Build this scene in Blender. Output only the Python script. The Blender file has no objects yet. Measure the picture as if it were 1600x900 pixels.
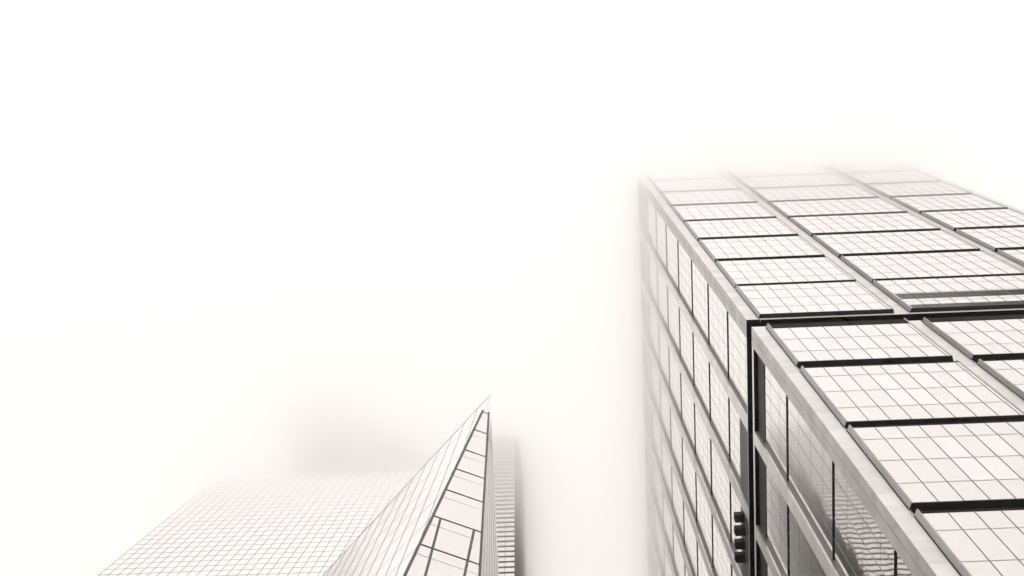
import bpy, math, random
from mathutils import Vector, Matrix
random.seed(7)
C = bpy.context.scene.collection
SC = bpy.context.scene
EYE = 1.6                       # the camera stands on the pavement, heights below are above the eye

# ------------------------------------------------------------------ camera
cam_data = bpy.data.cameras.new("camera")
cam = bpy.data.objects.new("camera", cam_data); C.objects.link(cam)
cam_data.sensor_width = 36.0
cam_data.lens = 36.0 * 2446.69 / 1600.0
cam_data.clip_start = 0.1; cam_data.clip_end = 20000
M = Matrix(((0.999204860945196, 0.03878314628199744, 0.009247347076914245),
            (0.039802348628250446, -0.9838413700944691, -0.1745621136853956),
            (0.0023278546275350316, 0.17479137866355696, -0.9846027397065916)))
# columns of M: camera right, up, back, read as rows for the world axes; up axis is made to look at the zenith
cam.matrix_world = Matrix.Translation((0, 0, EYE)) @ M.to_4x4()
SC.camera = cam

# ------------------------------------------------------------------ sky, sun, exposure
SUN_EL, SUN_AZ = math.radians(75), math.radians(180)
world = bpy.data.worlds.new("World"); SC.world = world; world.use_nodes = True
nt = world.node_tree; nt.nodes.clear()
sky = nt.nodes.new("ShaderNodeTexSky"); sky.sky_type = 'NISHITA'; sky.sun_disc = False
sky.sun_elevation = SUN_EL; sky.sun_rotation = SUN_AZ
sky.air_density = 1.0; sky.dust_density = 0.2
bw = nt.nodes.new("ShaderNodeRGBToBW")
tint = nt.nodes.new("ShaderNodeMix"); tint.data_type = 'RGBA'; tint.blend_type = 'MULTIPLY'
tint.inputs[0].default_value = 1.0
tint.inputs[7].default_value = (1.0, 0.952, 0.915, 1)
bg = nt.nodes.new("ShaderNodeBackground"); bg.inputs[1].default_value = 0.15
wo = nt.nodes.new("ShaderNodeOutputWorld")
nt.links.new(sky.outputs[0], bw.inputs[0]); nt.links.new(bw.outputs[0], tint.inputs[6])
nt.links.new(tint.outputs[2], bg.inputs[0]); nt.links.new(bg.outputs[0], wo.inputs[0])

sd = bpy.data.lights.new("sun", 'SUN'); sd.energy = 1.5; sd.angle = math.radians(150); sd.color = (1, 0.955, 0.915)
sun = bpy.data.objects.new("sun", sd); C.objects.link(sun)
sdir = Vector((math.sin(SUN_AZ) * math.cos(SUN_EL), math.cos(SUN_AZ) * math.cos(SUN_EL), math.sin(SUN_EL)))
sun.rotation_euler = sdir.to_track_quat('Z', 'Y').to_euler()
sun.location = (0, 0, 500)

SC.view_settings.view_transform = 'Standard'; SC.view_settings.look = 'None'
SC.view_settings.gamma = 1.0; SC.view_settings.use_curve_mapping = False
SC.view_settings.exposure = 0.53
SC.render.engine = 'CYCLES'
cy = SC.cycles
cy.max_bounces = 32; cy.diffuse_bounces = 8; cy.glossy_bounces = 16; cy.transmission_bounces = 2
cy.volume_bounces = 32; cy.transparent_max_bounces = 8
cy.use_denoising = True; cy.caustics_reflective = True; cy.caustics_refractive = False
cy.sample_clamp_indirect = 6.0

# ------------------------------------------------------------------ materials
def mat(name, col, rough=0.5, metal=0.0, spec=0.5):
    m = bpy.data.materials.new(name); m.use_nodes = True
    b = m.node_tree.nodes["Principled BSDF"]
    b.inputs["Base Color"].default_value = (*col, 1) if len(col) == 3 else col
    b.inputs["Roughness"].default_value = rough; b.inputs["Metallic"].default_value = metal
    b.inputs["Specular IOR Level"].default_value = spec
    return m
def g(v, w=0.012):
    return (v * (1 + w), v, v * (1 - w))
def add_bump(m, scale, dist, detail=2.0, stretch=(1, 1, 1)):
    t = m.node_tree; b = t.nodes["Principled BSDF"]
    tc = t.nodes.new("ShaderNodeTexCoord"); mp = t.nodes.new("ShaderNodeMapping")
    mp.inputs["Scale"].default_value = stretch
    n = t.nodes.new("ShaderNodeTexNoise"); n.inputs["Scale"].default_value = scale; n.inputs["Detail"].default_value = detail
    bp = t.nodes.new("ShaderNodeBump"); bp.inputs["Strength"].default_value = 1.0; bp.inputs["Distance"].default_value = dist
    t.links.new(tc.outputs["Object"], mp.inputs[0]); t.links.new(mp.outputs[0], n.inputs["Vector"])
    t.links.new(n.outputs["Fac"], bp.inputs["Height"]); t.links.new(bp.outputs[0], b.inputs["Normal"])
def add_tone(m, lo, hi, scale, stretch=(1, 1, 1), joint=None, jdark=0.75):
    """uneven tone of metal / stone sheets, and the open joints between them (joint = sheet height in metres)"""
    t = m.node_tree; b = t.nodes["Principled BSDF"]
    tc = t.nodes.new("ShaderNodeTexCoord"); mp = t.nodes.new("ShaderNodeMapping")
    mp.inputs["Scale"].default_value = stretch
    n = t.nodes.new("ShaderNodeTexNoise"); n.inputs["Scale"].default_value = scale; n.inputs["Detail"].default_value = 5
    r = t.nodes.new("ShaderNodeValToRGB"); r.color_ramp.elements[0].position = 0.3; r.color_ramp.elements[1].position = 0.7
    r.color_ramp.elements[0].color = (*g(lo), 1); r.color_ramp.elements[1].color = (*g(hi), 1)
    t.links.new(tc.outputs["Object"], mp.inputs[0]); t.links.new(mp.outputs[0], n.inputs["Vector"])
    t.links.new(n.outputs["Fac"], r.inputs[0])
    out = r.outputs[0]
    if joint:
        sp = t.nodes.new("ShaderNodeSeparateXYZ"); t.links.new(tc.outputs["Object"], sp.inputs[0])
        d = t.nodes.new("ShaderNodeMath"); d.operation = 'DIVIDE'; d.inputs[1].default_value = joint
        t.links.new(sp.outputs[2], d.inputs[0])
        fl = t.nodes.new("ShaderNodeMath"); fl.operation = 'FLOOR'; t.links.new(d.outputs[0], fl.inputs[0])
        wn = t.nodes.new("ShaderNodeTexWhiteNoise"); wn.noise_dimensions = '1D'; t.links.new(fl.outputs[0], wn.inputs["W"])
        mr = t.nodes.new("ShaderNodeMapRange"); mr.inputs[3].default_value = 0.90; mr.inputs[4].default_value = 1.08
        t.links.new(wn.outputs["Value"], mr.inputs[0])
        fr = t.nodes.new("ShaderNodeMath"); fr.operation = 'FRACT'; t.links.new(d.outputs[0], fr.inputs[0])
        lt = t.nodes.new("ShaderNodeMath"); lt.operation = 'LESS_THAN'; lt.inputs[1].default_value = 0.05 / joint
        t.links.new(fr.outputs[0], lt.inputs[0])
        m2 = t.nodes.new("ShaderNodeMapRange"); m2.inputs[3].default_value = 1.0; m2.inputs[4].default_value = jdark
        t.links.new(lt.outputs[0], m2.inputs[0])
        mu = t.nodes.new("ShaderNodeMath"); mu.operation = 'MULTIPLY'
        t.links.new(mr.outputs[0], mu.inputs[0]); t.links.new(m2.outputs[0], mu.inputs[1])
        vm = t.nodes.new("ShaderNodeVectorMath"); vm.operation = 'SCALE'
        t.links.new(out, vm.inputs[0]); t.links.new(mu.outputs[0], vm.inputs["Scale"])
        out = vm.outputs[0]
    t.links.new(out, b.inputs["Base Color"])

GLASS = mat("coated_glass", g(0.66), 0.06, 1.0)
GLASS_B = mat("coated_glass_tone_b", g(0.655), 0.10, 1.0)
GLASS_C = mat("coated_glass_tone_c", g(0.71), 0.05, 1.0)
for q in (GLASS, GLASS_B, GLASS_C): add_bump(q, 0.35, 0.004)
GLASS_W = mat("coated_glass_side", g(0.75), 0.03, 1.0)
add_bump(GLASS_W, 0.22, 0.016, 1.5, (1, 1, 0.8))
MULL = mat("mullion_metal", g(0.16), 0.5)
MULL_W = mat("side_mullion_metal", g(0.30), 0.5, 0.5)
MULL_LIGHT = mat("row_joint", g(0.45), 0.5)
STONE = mat("pilaster_sheet", g(0.7), 0.35, 0.75)
add_tone(STONE, 0.64, 0.73, 0.5, (1, 1, 2.2), 2.6, 0.8)
SIDE = mat("side_sheet", g(0.32), 0.4, 0.7)
add_tone(SIDE, 0.31, 0.36, 0.6, (1, 1, 0.6), 5.24, 0.6)
BLACK = mat("black_soffit", g(0.022), 0.7)
add_tone(BLACK, 0.017, 0.030, 1.2)
LOUVRE = mat("louvre_metal", g(0.06), 0.5, 0, 0.2)
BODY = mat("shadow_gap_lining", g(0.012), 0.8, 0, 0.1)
TRIM = mat("pale_trim", g(0.8), 0.6)
REVEAL = mat("pier_reveal_sheet", g(0.17), 0.5, 0.3)
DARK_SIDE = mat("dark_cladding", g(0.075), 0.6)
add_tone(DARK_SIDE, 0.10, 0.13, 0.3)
PALE = mat("pale_spandrel", g(0.62), 0.12, 1.0)
FRAME = mat("dark_frame", g(0.05), 0.5)
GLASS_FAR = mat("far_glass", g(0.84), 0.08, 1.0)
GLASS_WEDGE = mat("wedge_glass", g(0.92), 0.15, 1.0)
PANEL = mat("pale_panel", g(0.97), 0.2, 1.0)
PIERW = mat("corner_shade_cladding", g(0.5), 0.45, 0.6)  # corner pier's west sheet, darkened: part of its shade is put into the colour
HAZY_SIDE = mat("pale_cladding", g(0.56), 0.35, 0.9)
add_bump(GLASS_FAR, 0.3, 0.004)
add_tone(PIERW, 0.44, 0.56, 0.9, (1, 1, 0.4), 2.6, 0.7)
PAVE = mat("pavement_stone", g(0.16), 0.9)
add_tone(PAVE, 0.33, 0.42, 0.8)
ASPH = mat("asphalt", g(0.05), 0.9)
add_tone(ASPH, 0.04, 0.06, 3.0)
def volume_mat(name, dens, col=(1, 0.998, 0.996)):
    m = bpy.data.materials.new(name); m.use_nodes = True; t = m.node_tree; t.nodes.clear()
    v = t.nodes.new("ShaderNodeVolumePrincipled"); v.inputs["Color"].default_value = (*col, 1)
    v.inputs["Density"].default_value = dens; v.inputs["Anisotropy"].default_value = 0.97
    o = t.nodes.new("ShaderNodeOutputMaterial"); t.links.new(v.outputs[0], o.inputs["Volume"])
    return m

# ------------------------------------------------------------------ mesh helpers
class MB:
    def __init__(s): s.v = []; s.f = []; s.m = []
    def quad(s, pts, mi=0):
        b = len(s.v); s.v += [tuple(p) for p in pts]; s.f.append(tuple(range(b, b + len(pts)))); s.m.append(mi)
    def hexa(s, lo, hi, mi=0):
        """two quads (same winding) joined into a solid"""
        b = len(s.v); s.v += [tuple(p) for p in lo] + [tuple(p) for p in hi]
        F = [(3, 2, 1, 0), (4, 5, 6, 7), (0, 1, 5, 4), (1, 2, 6, 5), (2, 3, 7, 6), (3, 0, 4, 7)]
        for i, q in enumerate(F):
            s.f.append(tuple(b + k for k in q)); s.m.append(mi[i] if isinstance(mi, (tuple, list)) else mi)
    def box(s, x0, x1, y0, y1, z0, z1, mi=0):
        s.hexa([(x0, y0, z0), (x1, y0, z0), (x1, y1, z0), (x0, y1, z0)],
               [(x0, y0, z1), (x1, y0, z1), (x1, y1, z1), (x0, y1, z1)], mi)
    def bar(s, a, b, w, n, d=None, mi=0):
        """bar from a to b lying on a surface of normal n, w wide, d proud of it"""
        a, b, n = Vector(a), Vector(b), Vector(n).normalized(); d = d or w
        t = (b - a).normalized(); u = t.cross(n).normalized() * (w / 2)
        i, o = n * (-0.1), n * d
        s.hexa([a - u + i, a + u + i, a + u + o, a - u + o], [b - u + i, b + u + i, b + u + o, b - u + o], mi)
    def build(s, name, mats, parent=None, off=(0, 0, 0), loc=(0, 0, 0)):
        me = bpy.data.meshes.new(name)
        me.from_pydata([(x - off[0], y - off[1], z - off[2]) for x, y, z in s.v], [], s.f)
        if not isinstance(mats, (list, tuple)): mats = [mats]
        for m in mats: me.materials.append(m)
        me.polygons.foreach_set("material_index", s.m); me.update()
        bm_fix(me)
        o = bpy.data.objects.new(name, me); C.objects.link(o); o.location = loc
        if parent: o.parent = parent
        return o
import bmesh
def bm_fix(me):
    b = bmesh.new(); b.from_mesh(me); bmesh.ops.recalc_face_normals(b, faces=b.faces); b.to_mesh(me); b.free()
def tag(o, label=None, cat=None, group=None, kind=None):
    if label: o["label"] = label
    if cat: o["category"] = cat
    if group: o["group"] = group
    if kind: o["kind"] = kind
    return o
def empty(name, loc):
    e = bpy.data.objects.new(name, None); C.objects.link(e); e.location = loc; e.empty_display_size = 2; return e
def dup(o, parent, loc, kids):
    c = o.copy(); C.objects.link(c); c.parent = parent; c.location = loc
    for k in kids:
        d = k.copy(); C.objects.link(d); d.parent = c
    return c
Z = EYE

# ------------------------------------------------------------------ ground
m = MB(); m.quad([(-6000, -6000, 0), (6000, -6000, 0), (6000, 6000, 0), (-6000, 6000, 0)])
tag(m.build("ground", PAVE), kind='structure')
m = MB(); m.box(-16, -4.5, -400, 400, -0.2, 0.004)
tag(m.build("road", ASPH), kind='structure')
m = MB(); m.box(-4.5, -4.2, -400, 400, -0.2, 0.13)
tag(m.build("kerb", PAVE), kind='structure')

# ------------------------------------------------------------------ office tower on the right
YP, YF = 31.62, 31.17              # pilaster face and front of the projecting bays (south side)
XB = 22.0                          # pier face (west side)
XG = 22.45                         # west glazing
YEND, XEND = 130.0, 72.6
CH0, CH1 = 151.2, 154.7            # open joint that cuts the tower in two
TOP = 297.0
secs = [(73.9, 'lower'), (93.75, 'lower'), (113.3, 'lower'), (133.6, 'under'),
        (155.3, 'upper'), (172.8, 'upper'), (191.0, 'upper'), (209.3, 'upper'), (227.5, 'upper'), (245.8, 'upper'), (263.9, 'upper'), (281.6, 'crown')]
KIND = {  # rows, top of glass, top of side sheet, all above the foot of the bay
    'lower': ((4.1, 9.3, 14.6), 17.75, 18.6),
    'under': ((4.1, 9.3), 14.4, 16.9),
    'upper': ((3.75, 8.5, 13.3), 16.2, 17.0),
    'crown': ((3.75, 8.5), 13.2, 14.0)}
T = empty("office_tower", (XB, YP, 0))
tag(T, "boxy office tower with black ledges between projecting glazed bays, on the right", "building")
OFF = (XB, YP, 0)

m = MB()
m.box(22.62, XEND, 31.95, YEND, 0, CH0 + Z - 0.02)
m.box(23.7, XEND, 33.3, YEND, CH0 + Z - 0.02, CH1 + Z + 0.02)
m.box(22.62, XEND, 31.95, YEND, CH1 + Z + 0.02, TOP + Z)
m.build("core", BODY, T, OFF)
# details in the open joint: rails and pale brackets
m = MB()
m.box(23.55, XEND, 33.1, 33.3, CH0 + Z + 1.1, CH0 + Z + 1.35); m.box(23.5, 23.7, 33.3, YEND, CH0 + Z + 1.1, CH0 + Z + 1.35)
x = 25.0
while x < 71:
    m.box(x, x + 0.12, 32.2, 32.35, CH0 + Z - 0.02, CH0 + Z + 0.9); x += 3.22
m.build("joint_rail", LOUVRE, T, OFF)

bays = [(23.44, 36.9), (38.72, 56.05), (57.9, 70.7)]
def south_bay(w, kind):
    rows, gt, st = KIND[kind]; n = int((w - 0.5) / 1.61)
    pw = (w - 0.56) / n; dep = YP - YF
    fr = MB()
    # splayed left side sheet, right side sheet, slim right trim, black underside and black head
    yb = dep + 0.33
    fr.hexa([(0, 0, 0), (0.10, 0.0, 0), (0.0, yb, 0), (-0.25, yb, 0)], [(0, 0, st), (0.10, 0.0, st), (0.0, yb, st), (-0.25, yb, st)], 0)
    fr.hexa([(w - 0.16, 0.0, 0), (w, 0, 0), (w + 0.2, yb, 0), (w, yb, 0)], [(w - 0.16, 0, st), (w, 0, st), (w + 0.2, yb, st), (w, yb, st)], 0)
    fr.box(-0.20, -0.12, dep - 0.03, dep + 0.02, 0.0, st, 1)  # thin dark strip added as the shadow line between side sheet and pilaster
    so = MB()
    so.hexa([(0.03, 0.03, -0.04), (w - 0.03, 0.03, -0.04), (w + 0.15, yb, -0.04), (-0.2, yb, -0.04)],
            [(0.11, 0.03, 0.12), (w - 0.17, 0.03, 0.12), (w - 0.1, yb, 0.12), (0.1, yb, 0.12)], 0)
    hd = MB(); hd.box(0.11, w - 0.17, 0.05, yb, gt + 0.01, st - 0.3)
    fr.box(-0.2, w + 0.15, yb - 0.05, yb - 0.01, 0.15, st, 1)
    gl = MB()
    zs = [0.13] + list(rows) + [gt]
    xs = [0.1] + [0.1 + pw * (i + 1) for i in range(n)] + [w - 0.16]
    for i in range(len(xs) - 1):
        for j in range(len(zs) - 1):
            a, b = random.uniform(-.0015, .0015), random.uniform(-.0015, .0015)
            x0, x1, z0, z1 = xs[i], xs[i + 1], zs[j], zs[j + 1]
            gl.quad([(x0, .03 + a, z0), (x1, .03 + b, z0), (x1, .03 - a, z1), (x0, .03 - b, z1)], random.choice((0, 0, 1, 2)))
    mu = MB()
    hw = .02 if kind in ("lower", "under") else .013
    for x in xs[1:-1]: mu.box(x - hw, x + hw, 0.0, .05, 0.125, gt, 0)
    for z in rows: mu.box(0.1, w - .16, 0.012, .04, z - hw * 1.2, z + hw * 1.2, 1)
    return fr, so, hd, gl, mu
protos = {}
for bi, (xa, xb) in enumerate(bays):
    for h, kind in secs:
        w = round(xb - xa, 3)
        loc = (xa - XB, YF - YP, h + Z)
        if (w, kind) not in protos:
            fr, so, hd, gl, mu = south_bay(w, kind)
            f = fr.build("window_bay", [SIDE, BODY], T, loc=loc)
            k = [so.build("soffit", BLACK, f), hd.build("head_strip", BODY, f), gl.build("glazing", [GLASS, GLASS_B, GLASS_C], f), mu.build("mullion_grid", [MULL, MULL_LIGHT], f)]
            protos[(w, kind)] = (f, k)
        else:
            f, k = protos[(w, kind)]; dup(f, T, loc, k)
# louvre strips low in the first bay row over the joint, second and third bay
for bi in (1, 2):
    xa, xb = bays[bi]
    for z0, z1 in ((155.45, 157.1), (160.3, 163.3)):
        m = MB()
        x = xa + 0.25
        while x < xb - 0.3:
            m.box(x, x + 0.11, YF + 0.004, YF + 0.03, z0 + Z, z1 + Z); x += 0.2
        m.build("louvre_strip", BLACK, T, OFF)

# south pilasters
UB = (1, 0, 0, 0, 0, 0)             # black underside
def south_pil(x0, x1, z0, z1):
    m = MB(); m.box(x0, x1, YP, 31.95, z0 + Z, z1 + Z, UB); m.build("pilaster", [STONE, BODY], T, OFF)
for z0, z1 in ((-Z, CH0), (CH1, TOP + 0.8)):
    south_pil(36.98, 38.6, z0, z1); south_pil(56.15, 57.8, z0, z1); south_pil(70.85, XEND, z0, z1)
    m = MB(); m.box(XB, 23.38, YP, 33.55, z0 + Z, z1 + Z, UB)
    m.build("corner_pier", [STONE, BODY], T, OFF)
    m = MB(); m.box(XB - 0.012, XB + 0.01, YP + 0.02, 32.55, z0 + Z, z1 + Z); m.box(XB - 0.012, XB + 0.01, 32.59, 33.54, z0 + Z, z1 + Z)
    m.box(XB - 0.004, XB + 0.01, 32.54, 32.60, z0 + Z, z1 + Z, 1); m.build("corner_shade_cladding", [PIERW, BODY], T, OFF)
m = MB(); m.box(23.38, XEND, YP + 0.004, 31.95, CH1 - 0.15 + Z, 155.22 + Z, UB); m.build("fascia", [TRIM, BODY], T, OFF)
m = MB(); m.box(XB + 0.004, 22.62, 33.55, YEND, CH1 + Z, 155.0 + Z, UB)
m.box(XB + 0.004, 22.62, 33.55, YEND, 150.2 + Z, CH0 + Z, UB); m.build("fascia", [STONE, BODY], T, OFF)
m = MB(); m.box(23.38, XEND, YP + 0.004, 31.95, TOP - 0.6 + Z, TOP + 0.8 + Z)
m.box(XB + 0.004, 22.62, 33.55, YEND, TOP - 0.3 + Z, TOP + 0.8 + Z); m.build("parapet", STONE, T, OFF)
m = MB(); m.box(22.7, XEND - .1, 32.0, YEND - .1, TOP + Z + 0.01, TOP + Z + 0.3); m.build("roof", STONE, T, OFF)

# west side: piers, glazing between them, thin black ledges at the bay heights
wb = [(33.55, 41.95)]
y = 41.95
while y < 124:
    wb.append((y + 1.4, y + 9.72)); y += 9.72
for i, (ya, yb) in enumerate(wb):
    for z0, z1 in ((-Z, CH0), (CH1, TOP + 0.8)):
        m = MB(); m.box(XB, 22.62, yb, yb + 1.4, z0 + Z, z1 + Z, UB); m.build("pier", [STONE, BODY], T, OFF)
        m = MB(); m.box(XB + 0.2, XG + 0.05, yb - 0.012, yb + 0.002, z0 + Z, z1 + Z); m.build("pier_reveal", REVEAL, T, OFF)
def west_bay(w, kind, hh):
    rows, gt, st = KIND[kind]
    if kind == 'under': gt = 12.4
    n = 5; pw = (w - 0.3) / n; le = MB()
    le.box(-0.09, 0.17, 0.0, w, -0.16, 0.0, 0)
    gl = MB(); mu = MB()
    zs = [0.0] + list(rows) + [gt if kind == 'under' else hh - 0.28]
    ys = [0.0] + [0.15 + pw * i for i in range(1, n)] + [w]
    for i in range(len(ys) - 1):
        for j in range(len(zs) - 1):
            a, b = random.uniform(-.002, .002), random.uniform(-.002, .002)
            gl.quad([(a, ys[i], zs[j]), (b, ys[i + 1], zs[j]), (-a, ys[i + 1], zs[j + 1]), (-b, ys[i], zs[j + 1])], 0)
    hw = .02 if kind in ("lower", "under") else .009
    for y in ys[1:-1]: mu.box(-0.015, 0.02, y - hw, y + hw, 0.0, zs[-1], 0)
    for z in rows: mu.box(-0.008, .02, 0.0, w, z - hw * 1.1, z + hw * 1.1, 1)
    if kind == 'under': mu.box(-0.05, 0.17, 0.0, w, gt, hh - 0.02, 2)
    return le, gl, mu
wp = {}
hs = [s[0] for s in secs] + [TOP]
for i, (ya, yb) in enumerate(wb):
    for si, (h, kind) in enumerate(secs):
        hh = hs[si + 1] - h
        if kind == 'crown': continue
        if kind == 'under': hh = 150.2 - h
        if h + hh < ya / 0.40: continue
        key = (round(yb - ya, 2), round(hh, 1), kind); loc = (XG - XB, ya - YP, h + Z)
        if key not in wp:
            le, gl, mu = west_bay(yb - ya, kind, hh)
            o = le.build("side_window_bay", BLACK, T, loc=loc)
            k = [gl.build("glazing", GLASS_W, o), mu.build("mullion_grid", [MULL_W, MULL_W, BLACK], o)]
            wp[key] = (o, k)
        else:
            o, k = wp[key]; dup(o, T, loc, k)
# infill glass low down, behind everything
m = MB(); m.box(22.50, 22.62, 33.55, YEND - 0.5, 0.5, 150 + Z); m.build("infill_glazing", GLASS_W, T, OFF)
m = MB(); m.box(23.4, XEND - .1, 31.40, 31.95, 0.5, 73.0 + Z); m.build("infill_glazing", GLASS, T, OFF)
# dark top storeys with arched brackets on the west side
for ya, yb in wb:
    m = MB(); m.box(XG - 0.1, 22.62, ya, yb, 281.6 + Z, TOP - 0.3 + Z); m.build("louvre_band", SIDE, T, OFF)
    m = MB(); N = 8
    for k in range(N):
        a0, a1 = k / N * math.pi / 2, (k + 1) / N * math.pi / 2
        p = lambda a, r: (yb - (5.2) * (1 - math.cos(a)) + r * 0, 279.5 + 16.5 * math.sin(a) + Z)
        (y0, z0), (y1, z1) = p(a0, 0), p(a1, 0)
        m.hexa([(XB - .05, y0 - .5, z0), (XG, y0 - .5, z0), (XG, y0 + .3, z0), (XB - .05, y0 + .3, z0)],
               [(XB - .05, y1 - .5, z1), (XG, y1 - .5, z1), (XG, y1 + .3, z1), (XB - .05, y1 + .3, z1)])
    m.build("arched_bracket", SIDE, T, OFF)
# louvre panels just over the joint on the west side
for i in (1, 2, 3):
    ya, yb = wb[i]; m = MB()
    m.box(XG - 0.06, XG - 0.02, ya + .02, yb - .02, 155.05 + Z, 163.6 + Z, 0)
    z = 155.3
    while z < 163.4:
        m.box(XG - 0.13, XG - 0.05, ya + .02, yb - .02, z + Z, z + 0.11 + Z, 1); z += 0.3
    m.build("louvre_panel", [LOUVRE, SIDE], T, OFF)

# four cooling units hung on the louvre panel
def unit():
    m = MB()
    m.box(-1.05, -0.12, -0.42, 0.42, 0.0, 1.15, 0)
    m.box(-1.10, -1.05, -0.30, 0.30, 0.12, 1.0, 0)
    b = MB(); b.box(-0.12, -0.06, -0.48, 0.48, 0.1, 1.05); b.box(-0.12, 0.02, -0.50, -0.36, 0.2, 0.35); b.box(-0.12, 0.02, 0.36, 0.50, 0.2, 0.35)
    b.box(-0.12, 0.02, -0.50, -0.36, 0.8, 0.95); b.box(-0.12, 0.02, 0.36, 0.50, 0.8, 0.95)
    return m, b
um, ub = unit(); u0 = None
for i, (yy, lab) in enumerate(((54.35, "dark box unit on the side louvres, uppermost of the four"),
                    (55.85, "dark box unit on the side louvres, second from top of four"),
                    (57.35, "dark box unit on the side louvres, third from top of four"),
                    (58.85, "dark box unit on the side louvres, lowest of the four"))):
    if u0 is None:
        u0 = um.build("cooling_unit", BLACK, None, loc=(XG - 0.1, yy, 160.2 + Z)); kb = ub.build("bracket", LOUVRE, u0); o = u0
        cm = MB(); cm.box(-0.98, -0.90, -0.05, 0.05, 1.1, 1.28); cm.box(-0.98, -0.1, -0.05, 0.05, 1.22, 1.30); kc = cm.build("conduit", LOUVRE, u0)
    else:
        o = u0.copy(); C.objects.link(o); o.location = (XG - 0.1, yy, 160.2 + Z)
        for kk in (kb, kc):
            d = kk.copy(); C.objects.link(d); d.parent = o
    tag(o, lab, "cooling unit", "cooling units hung on the side of the tower")

# ------------------------------------------------------------------ pointed wedge tower
S = 0.9
def P(x, y, z): return Vector((x * S, y * S, z * S + Z))
TIP = P(-5.994, 56.068, 226.13)
def fe(h):     # left edge of the front face
    t = (226.13 - h) / (226.13 - 143.91); return P(-5.994 + (-12.844 + 5.994) * t, 56.068 + (53.313 - 56.068) * t, h)
def fr_(h):    # right edge of the front face
    t = (226.13 - h) / (226.13 - 153.99); return P(-5.994 + (-5.792 + 5.994) * t - 0.09, 56.068 + (56.15 - 56.068) * t, h)
def qe(h):     # far edge of the narrow right face
    t = (226.13 - h) / 61.0; return P(-5.994 + 1.7 * t, 56.068 + 5.4 * t, h)
F2 = Vector((-0.7205, 0.6935, 0)); HB = 100.0
E0, R0, Q0 = fe(HB), fr_(HB), qe(HB)
nl = (TIP - E0).cross(F2).normalized()
if nl.x > 0: nl = -nl
S1 = P(-30.9, 78.5, 0); S1.z = 0                     # end of the long top edge, lifted into the face's plane
zz = E0 - Vector((S1.x, S1.y, 0)); S1.z = zz.dot(nl) / nl.z if abs(nl.z) > 1e-6 else TIP.z
d1 = Vector((-0.033, -0.082, -0.996)); d1 = (d1 - nl * d1.dot(nl)).normalized()
S0 = S1 + d1 * ((S1.z - HB * S - Z) / -d1.z)
W = empty("wedge_tower", (E0.x, E0.y, 0)); WO = (E0.x, E0.y, 0)
tag(W, "slender glass wedge tower that tapers to one sharp point, dark framed front face", "building")
def face(name, pts, mt):
    c = sum(pts, Vector()) / len(pts); n = (pts[1] - pts[0]).cross(pts[2] - pts[0]).normalized()
    mm = MB(); inn = CEN - c
    if n.dot(inn) < 0: n = -n
    k = len(pts); base = len(mm.v)
    mm.v += [tuple(p) for p in pts] + [tuple(p + (CEN - p) * 0.012) for p in pts]
    mm.f += [tuple(range(k)), tuple(range(2 * k - 1, k - 1, -1))] + [(i, (i + 1) % k, k + (i + 1) % k, k + i) for i in range(k)]
    mm.m += [0] * (k + 2)
    return mm.build(name, mt, W, WO), -n
CEN = (TIP + E0 + R0 + Q0 + S0) / 5
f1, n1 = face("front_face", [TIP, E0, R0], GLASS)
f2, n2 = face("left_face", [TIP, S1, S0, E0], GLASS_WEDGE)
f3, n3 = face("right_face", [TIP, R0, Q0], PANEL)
S1b = S1 + Vector((3.0, 0.3, -0.6)); S0b = S0 + Vector((3.0, 0.3, 0))
face("roof_slope", [TIP, S1, S1b], GLASS_WEDGE); face("end_face", [S1, S0, S0b, S1b], GLASS_WEDGE)
face("rear_face", [TIP, S1b, S0b, Q0], GLASS_WEDGE)
m = MB(); bs = [E0, R0, Q0, S0]
m.hexa([(p.x, p.y, 0) for p in bs], [tuple(p) for p in bs]); m.build("base_block", GLASS_FAR, W, WO)
RH = [215.0, 204.3, 193.35, 183.95, 174.67, 164.1, 153.99, 143.6, 133.5, 123.4, 113.3]
m = MB(); m.bar(fe(215.6), E0, 0.27, n1, 0.12); m.bar(fr_(215.6), R0, 0.20, n1, 0.12)
m.build("edge_frame", FRAME, W, WO)
for h in RH:
    m = MB(); m.bar(fe(h), fr_(h), 0.12 if h < 214 else 0.08, n1, 0.06); m.build("transom", FRAME, W, WO)
m = MB()
for h in RH: m.bar(fe(h - 3.0), fr_(h - 3.0), 0.07, n1, 0.02)
m.build("panel_joint", MULL_LIGHT, W, WO)
for a, b in ((P(-10.351, 54.316, 164.08), P(-10.98, 54.062, 145.72)), (P(-6.753, 55.763, 164.08), P(-7.323, 55.533, 149.28))):
    m = MB(); e = a + (b - a) * 3.0; m.bar(a, e, 0.24, n1, 0.08); m.build("inner_post", FRAME, W, WO)
m = MB()
for h in RH:
    a = fe(h); L = 60.0
    # run along the storey to the long top edge
    e = S1 - TIP; k = (a - TIP); A2 = Matrix(((e.dot(e), -e.dot(F2)), (e.dot(F2), -F2.dot(F2))))
    rhs = Vector((k.dot(e), k.dot(F2))); sol = A2.inverted() @ rhs
    L = min(sol[1] if sol[1] > 0 else 60, 31)
    b = a + F2 * L
    m.bar(a, b, 0.045, n2, 0.015)
m.build("storey_joint", MULL_LIGHT, W, WO)
m = MB(); ed = (S1 - TIP); N = 13
for i in range(1, N):
    a = TIP + ed * (i * 2.52 / ed.length)
    if (a - TIP).length > ed.length: break
    # down to the front edge or the foot of the face
    en = (E0 - TIP); best = None
    A2 = Matrix(((en.dot(en), -en.dot(d1)), (en.dot(d1), -d1.dot(d1)))); k = a - TIP
    s_, t_ = A2.inverted() @ Vector((k.dot(en), k.dot(d1)))
    t_ = t_ if 0 < t_ < 130 else 110
    m.bar(a, a + d1 * t_, 0.06, n2, 0.02)
m.bar(TIP, S1, 0.08, n2, 0.03)
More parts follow.
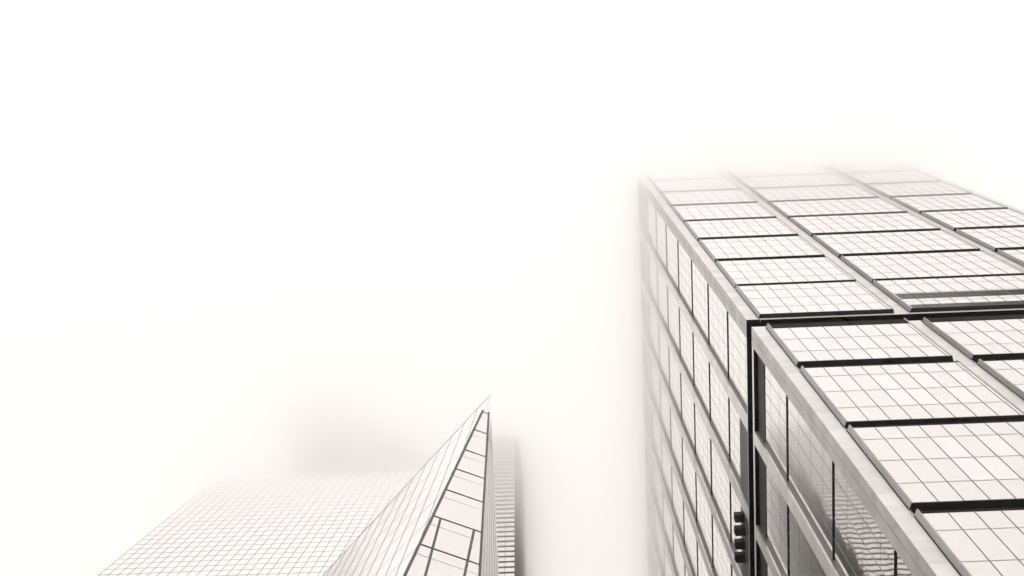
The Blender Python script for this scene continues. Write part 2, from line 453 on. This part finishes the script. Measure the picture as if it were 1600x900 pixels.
m.build("mullion_grid", MULL, W, WO)
m = MB()
for i in range(1, 7):
    t = i / 7; m.bar(TIP.lerp(R0.lerp(Q0, t), 0.10 + 0.03 * (i % 3)), R0.lerp(Q0, t), 0.045, n3, 0.02)
m.build("side_mullion", MULL_LIGHT, W, WO)

# ------------------------------------------------------------------ leaning gridded tower on the left
KX, KY = 0.0162, 0.124
Y0, X0, X1 = 48.0, -62.65, -18.5
HT = 271.0
G = empty("gridded_tower", (X0, Y0, 0)); GO = (X0, Y0, 0)
tag(G, "wide pale glass tower with a leaning face covered in a fine square grid", "building")
def gp(x, h, o=0.0): return (x + KX * h, Y0 + KY * h - o, h + Z)
m = MB()
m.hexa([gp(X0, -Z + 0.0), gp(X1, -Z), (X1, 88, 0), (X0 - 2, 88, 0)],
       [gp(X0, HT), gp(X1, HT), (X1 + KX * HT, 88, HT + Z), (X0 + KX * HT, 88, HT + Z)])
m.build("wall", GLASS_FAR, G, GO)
GH, GW = 3.14, 1.385
m = MB(); x = X0
k = 0
while x < X1:
    a, b = Vector(gp(x, 120)), Vector(gp(x, HT))
    m.bar(a, b, 0.075, (0, -1, KY), 0.03); x += GW
m.build("mullion_grid", MULL_LIGHT, G, GO)
m = MB(); h = HT
while h > 125:
    m.bar(gp(X0, h), gp(X1, h), 0.12, (0, -1, KY), 0.03); h -= GH
m.build("storey_joint", MULL_LIGHT, G, GO)
m = MB(); x = X0 + 0.5
while x < X1:
    m.hexa([gp(x, HT, .0), gp(x + .6, HT, .0), gp(x + .6, HT, -.7), gp(x, HT, -.7)], [gp(x, HT + 5, .0), gp(x + .6, HT + 5, .0), gp(x + .6, HT + 5, -.7), gp(x, HT + 5, -.7)]); x += 1.385
m.build("crown_fin", GLASS_WEDGE, G, GO)

# ------------------------------------------------------------------ striped tower between the wedge and the office tower
YS, XR, XL = 84.0, -3.45, -14.0
B = empty("striped_tower", (XR, YS, 0)); BO = (XR, YS, 0)
tag(B, "tower with dark floor ledges and dark flank, half hidden behind the pointed tower", "building")
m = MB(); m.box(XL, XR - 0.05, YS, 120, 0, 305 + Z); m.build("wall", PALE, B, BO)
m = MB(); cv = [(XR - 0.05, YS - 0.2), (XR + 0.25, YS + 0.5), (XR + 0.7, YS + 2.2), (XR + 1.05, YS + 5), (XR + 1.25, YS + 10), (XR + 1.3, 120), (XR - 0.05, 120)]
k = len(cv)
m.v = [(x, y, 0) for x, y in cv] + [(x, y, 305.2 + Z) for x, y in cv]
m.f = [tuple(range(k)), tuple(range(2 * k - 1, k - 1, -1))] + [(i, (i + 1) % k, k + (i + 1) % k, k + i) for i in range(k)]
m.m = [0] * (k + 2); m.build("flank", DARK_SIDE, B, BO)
m = MB(); h = 226.5 - 2.375 * 60
while h < 304:
    m.box(XL, XR - 0.06, YS - 0.12, YS + 0.05, h + Z, h + 0.12 + Z); h += 2.375
m.build("floor_ledge", FRAME, B, BO)
m = MB()
x = -4.98
while x > XL:
    m.box(x - .035, x + .035, YS - 0.06, YS + 0.02, 90, 304 + Z); x -= 3.1
m.build("mullion_grid", MULL, B, BO)

# ------------------------------------------------------------------ dark gabled tower far up in the cloud
YD = 90.0
D = empty("dark_tower", (-45, YD, 0)); DO = (-45, YD, 0)
tag(D, "faint tower with sloping roof, almost lost in cloud above the gridded tower", "building")
pts = [(-48, 0), (-20, 0), (-20, 311), (-22.3, 315), (-54, 368), (-57.5, 365), (-48.8, 303)]
m = MB(); k = len(pts)
m.v = [(x, YD, z + (Z if z else 0)) for x, z in pts] + [(x, YD + 22, z + (Z if z else 0)) for x, z in pts]
m.f = [tuple(range(k)), tuple(range(2 * k - 1, k - 1, -1))] + [(i, (i + 1) % k, k + (i + 1) % k, k + i) for i in range(k)]
m.m = [0] * (k + 2)
m.build("wall", HAZY_SIDE, D, DO)
m = MB(); x = -46
while x < -21:
    m.box(x, x + 0.3, YD - 0.3, YD + 0.02, 40, 298 + Z); x += 3
m.build("mullion_grid", MULL, D, DO)

# ------------------------------------------------------------------ cloud deck and haze
layers = [(196, 214, 0.0022), (214, 232, 0.011), (232, 250, 0.028), (250, 268, 0.043), (268, 330, 0.024)]
m = MB()
for i, (z0, z1, d) in enumerate(layers):
    m.box(-450, 450, -450, 450, z0 + Z, z1 + Z - 0.02, i)
cl = m.build("low_cloud", [volume_mat("cloud_%d" % i, d) for i, (_, _, d) in enumerate(layers)])
tag(cl, "low even cloud deck that swallows the tops of the towers", "cloud", kind='stuff')
m = MB(); m.box(-480, 480, -480, 480, -1.0, 380)
hz = m.build("haze", volume_mat("haze_air", 0.00012)); tag(hz, "thin pale haze filling the air between the towers", "haze", kind='stuff')
